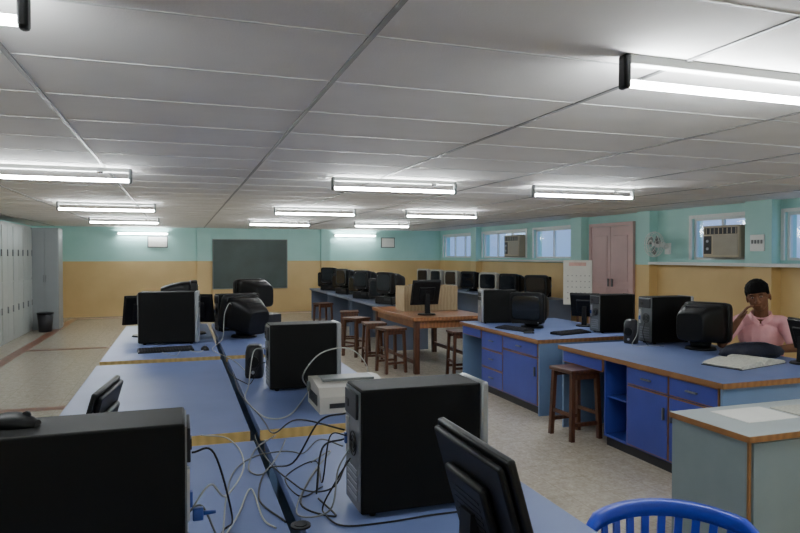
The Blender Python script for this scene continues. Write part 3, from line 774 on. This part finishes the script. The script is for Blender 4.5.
# right arm: elbow on the desk, hand at the jaw
b.cap((-.19, -.10, .97), (-.29, -.33, .80), .046, .040).cap((-.29, -.33, .797), (-.165, -.315, 1.00), .040, .027)
pc = Vector((-.128, -.300, 1.060))
b.cap((-.165, -.315, 1.00), pc, .026, .024).ell(pc, (.020, .038, .045), Matrix.Rotation(math.radians(25), 3, 'Y'))
fingers(pc, (.30, .06, .9), (-.1, 1, 0), (.9, .25, -.2), .42)
# left arm on the desk edge
b.cap((.19, -.10, .97), (.27, -.29, .80), .046, .040).cap((.27, -.29, .797), (.10, -.47, .787), .040, .026)
pc = Vector((.06, -.51, .778)); b.cap((.10, -.47, .787), pc, .024, .02).ell(pc, (.045, .038, .015), Matrix.Rotation(math.radians(40), 3, 'Z'))
fingers(pc, (-.7, -.7, 0), (.7, -.7, 0), (0, 0, -1), .10)
body = b.build('body', M['skin'], pe); remesh(body, .0045, 2)
b = MB()
b.ell((0, .015, .60), (.185, .145, .11)).ell((0, 0, .70), (.180, .138, .18)).ell((0, -.05, .86), (.190, .135, .165))
b.cap((-.155, -.09, .985), (.155, -.09, .985), .060, .060).ell((0, -.10, 1.02), (.085, .072, .028))
b.cap((-.180, -.10, .970), (-.275, -.28, .84), .062, .062).cap((.180, -.10, .970), (.258, -.262, .82), .062, .062)
sh = b.build('shirt', M['shirt'], pe); remesh(sh, .007, 5)
b = MB()
for s in (-1, 1):
    pts = [(s*.006, -.190, .975), (s*.055, -.177, 1.02), (s*.076, -.115, 1.055), (s*.045, -.06, 1.065), (0, -.045, 1.067)]
    q = spline(pts, 5)
    b.loft([[p+Vector((0,0,-.02))+Vector((s*.018,-.012,0)), p+Vector((0,0,-.02)), p+Vector((0,0,.016)), p+Vector((s*.006,-.004,.018))] for p in q], False)
b.build('collar', M['shirt'], sh)
b = MB()
for s in (-1, 1): b.cap((s*.09, 0, .545), (s*.13, -.40, .525), .096, .072).cap((s*.13, -.40, .52), (s*.13, -.36, .12), .07, .055)
b.ell((0, .02, .565), (.178, .142, .10))
tr = b.build('trousers', M['trouser'], pe); remesh(tr, .01, 4)
for s in (-1, 1): MB().cap((s*.13, -.34, .05), (s*.142, -.56, .042), .05, .04).build('shoe', M['black'], pe)
b = MB()
b.ell(Hh((0, -.150, 1.272)), hs(.086, .104, .080), HR).ell(Hh((0, -.115, 1.220)), hs(.083, .068, .07), HR)
for s in (-1, 1): b.ell(Hh((s*.074, -.175, 1.258)), hs(.013, .034, .036), HR)
for k in range(90):
    a = random.uniform(0, 2*PI); e = random.uniform(.25, 1.5)
    b.ell(Hh((.081*math.cos(a)*math.cos(e), -.150+.098*math.sin(a)*math.cos(e), 1.272+.076*math.sin(e))), (.010,)*3, None, 8, 6)
hr = b.build('hair', M['hair'], pe); remesh(hr, .006, 1)
for s in (-1, 1):
    MB().ell(Hh((s*.030, -.2460, 1.225)), hs(.012, .006, .0045), HR).build('eye', M['eyew'], pe)
    MB().ell(Hh((s*.030, -.2505, 1.2245)), hs(.006, .003, .0045), HR).build('iris', M['black'], pe)
    MB().ell(Hh((s*.032, -.2520, 1.246)), hs(.017, .003, .0032), HR).build('eyebrow', M['hair'], pe)

# ------------------------------------------------------------ book and bag on the near island desk
bk = thing('open_book', 'wide open book lying on the near island desk before the person', 'book', (4.02, 3.76, DK), 14)
for s in (-1, 1):
    prof = [(0, .016), (.04, .042), (.10, .046), (.18, .036), (.27, .026), (.30, .014)]
    r = [[(s*x, y, z) for x, z in prof] + [(s*x*.97, y, .004) for x, z in reversed(prof)] for y in (-.15, .15)]
    MB().loft(r, False).build('page_block', M['papery'], bk)
MB().box(-.305, .305, -.155, .155, -.0, .004).build('cover', M['dgrey'], bk)
def lump(name, cat, lab, loc, r, rz, m):
    t = thing(name, lab, cat, loc, rz)
    rings = []
    for z, k in ((0, .86), (.12, 1.0), (.4, 1.02), (.7, .88), (.9, .6), (1.0, .25)):
        rings.append([(r[0]*k*math.cos(a*PI/12)*(1+.08*math.sin(a*1.3+z*5)), r[1]*k*math.sin(a*PI/12)*(1+.08*math.cos(a*2.1)), z*r[2]*(1+.06*math.sin(a*.9))) for a in range(24)])
    MB().loft(rings).build('body', M[m], t)
    MB().tube(spline([(-r[0]*.7, 0, r[2]*.75), (-r[0]*.3, -r[1]*.5, r[2]*1.05), (r[0]*.3, -r[1]*.5, r[2]*1.05), (r[0]*.7, 0, r[2]*.75)]), .008).build('strap', M[m], t)
    MB().box(-r[0]*.6, r[0]*.6, -r[1]*.95, -r[1]*.9, r[2]*.25, r[2]*.32).build('zip', M['dgrey'], t)
lump('cloth_bag', 'bag', 'dark navy cloth bag slumped on the near island desk in front of the person', (4.36, 4.01, DK), (.25, .11, .11), -18, 'bag')

# ------------------------------------------------------------ world, camera
w = bpy.data.worlds.new('sky'); bpy.context.scene.world = w; w.use_nodes = True
nt = w.node_tree; bg = nt.nodes['Background']
tc = nt.nodes.new('ShaderNodeTexCoord'); sp = nt.nodes.new('ShaderNodeSeparateXYZ'); rp = nt.nodes.new('ShaderNodeValToRGB')
nt.links.new(tc.outputs['Generated'], sp.inputs[0]); nt.links.new(sp.outputs['Z'], rp.inputs[0]); nt.links.new(rp.outputs[0], bg.inputs[0])
rp.color_ramp.elements[0].color = (.35, .48, .80, 1); rp.color_ramp.elements[1].color = (.60, .75, 1, 1)
rp.color_ramp.elements[0].position = -.0; rp.color_ramp.elements[1].position = .3
bg.inputs[1].default_value = 1.5
cd = bpy.data.cameras.new('camera'); co = bpy.data.objects.new('camera', cd); C.objects.link(co)
cd.sensor_width = 36; cd.lens = F/800*36; cd.clip_start = .02
co.location = (0, 0, EYE); co.rotation_euler = (math.radians(90-1.02), 0, -TH)
bpy.context.scene.camera = co
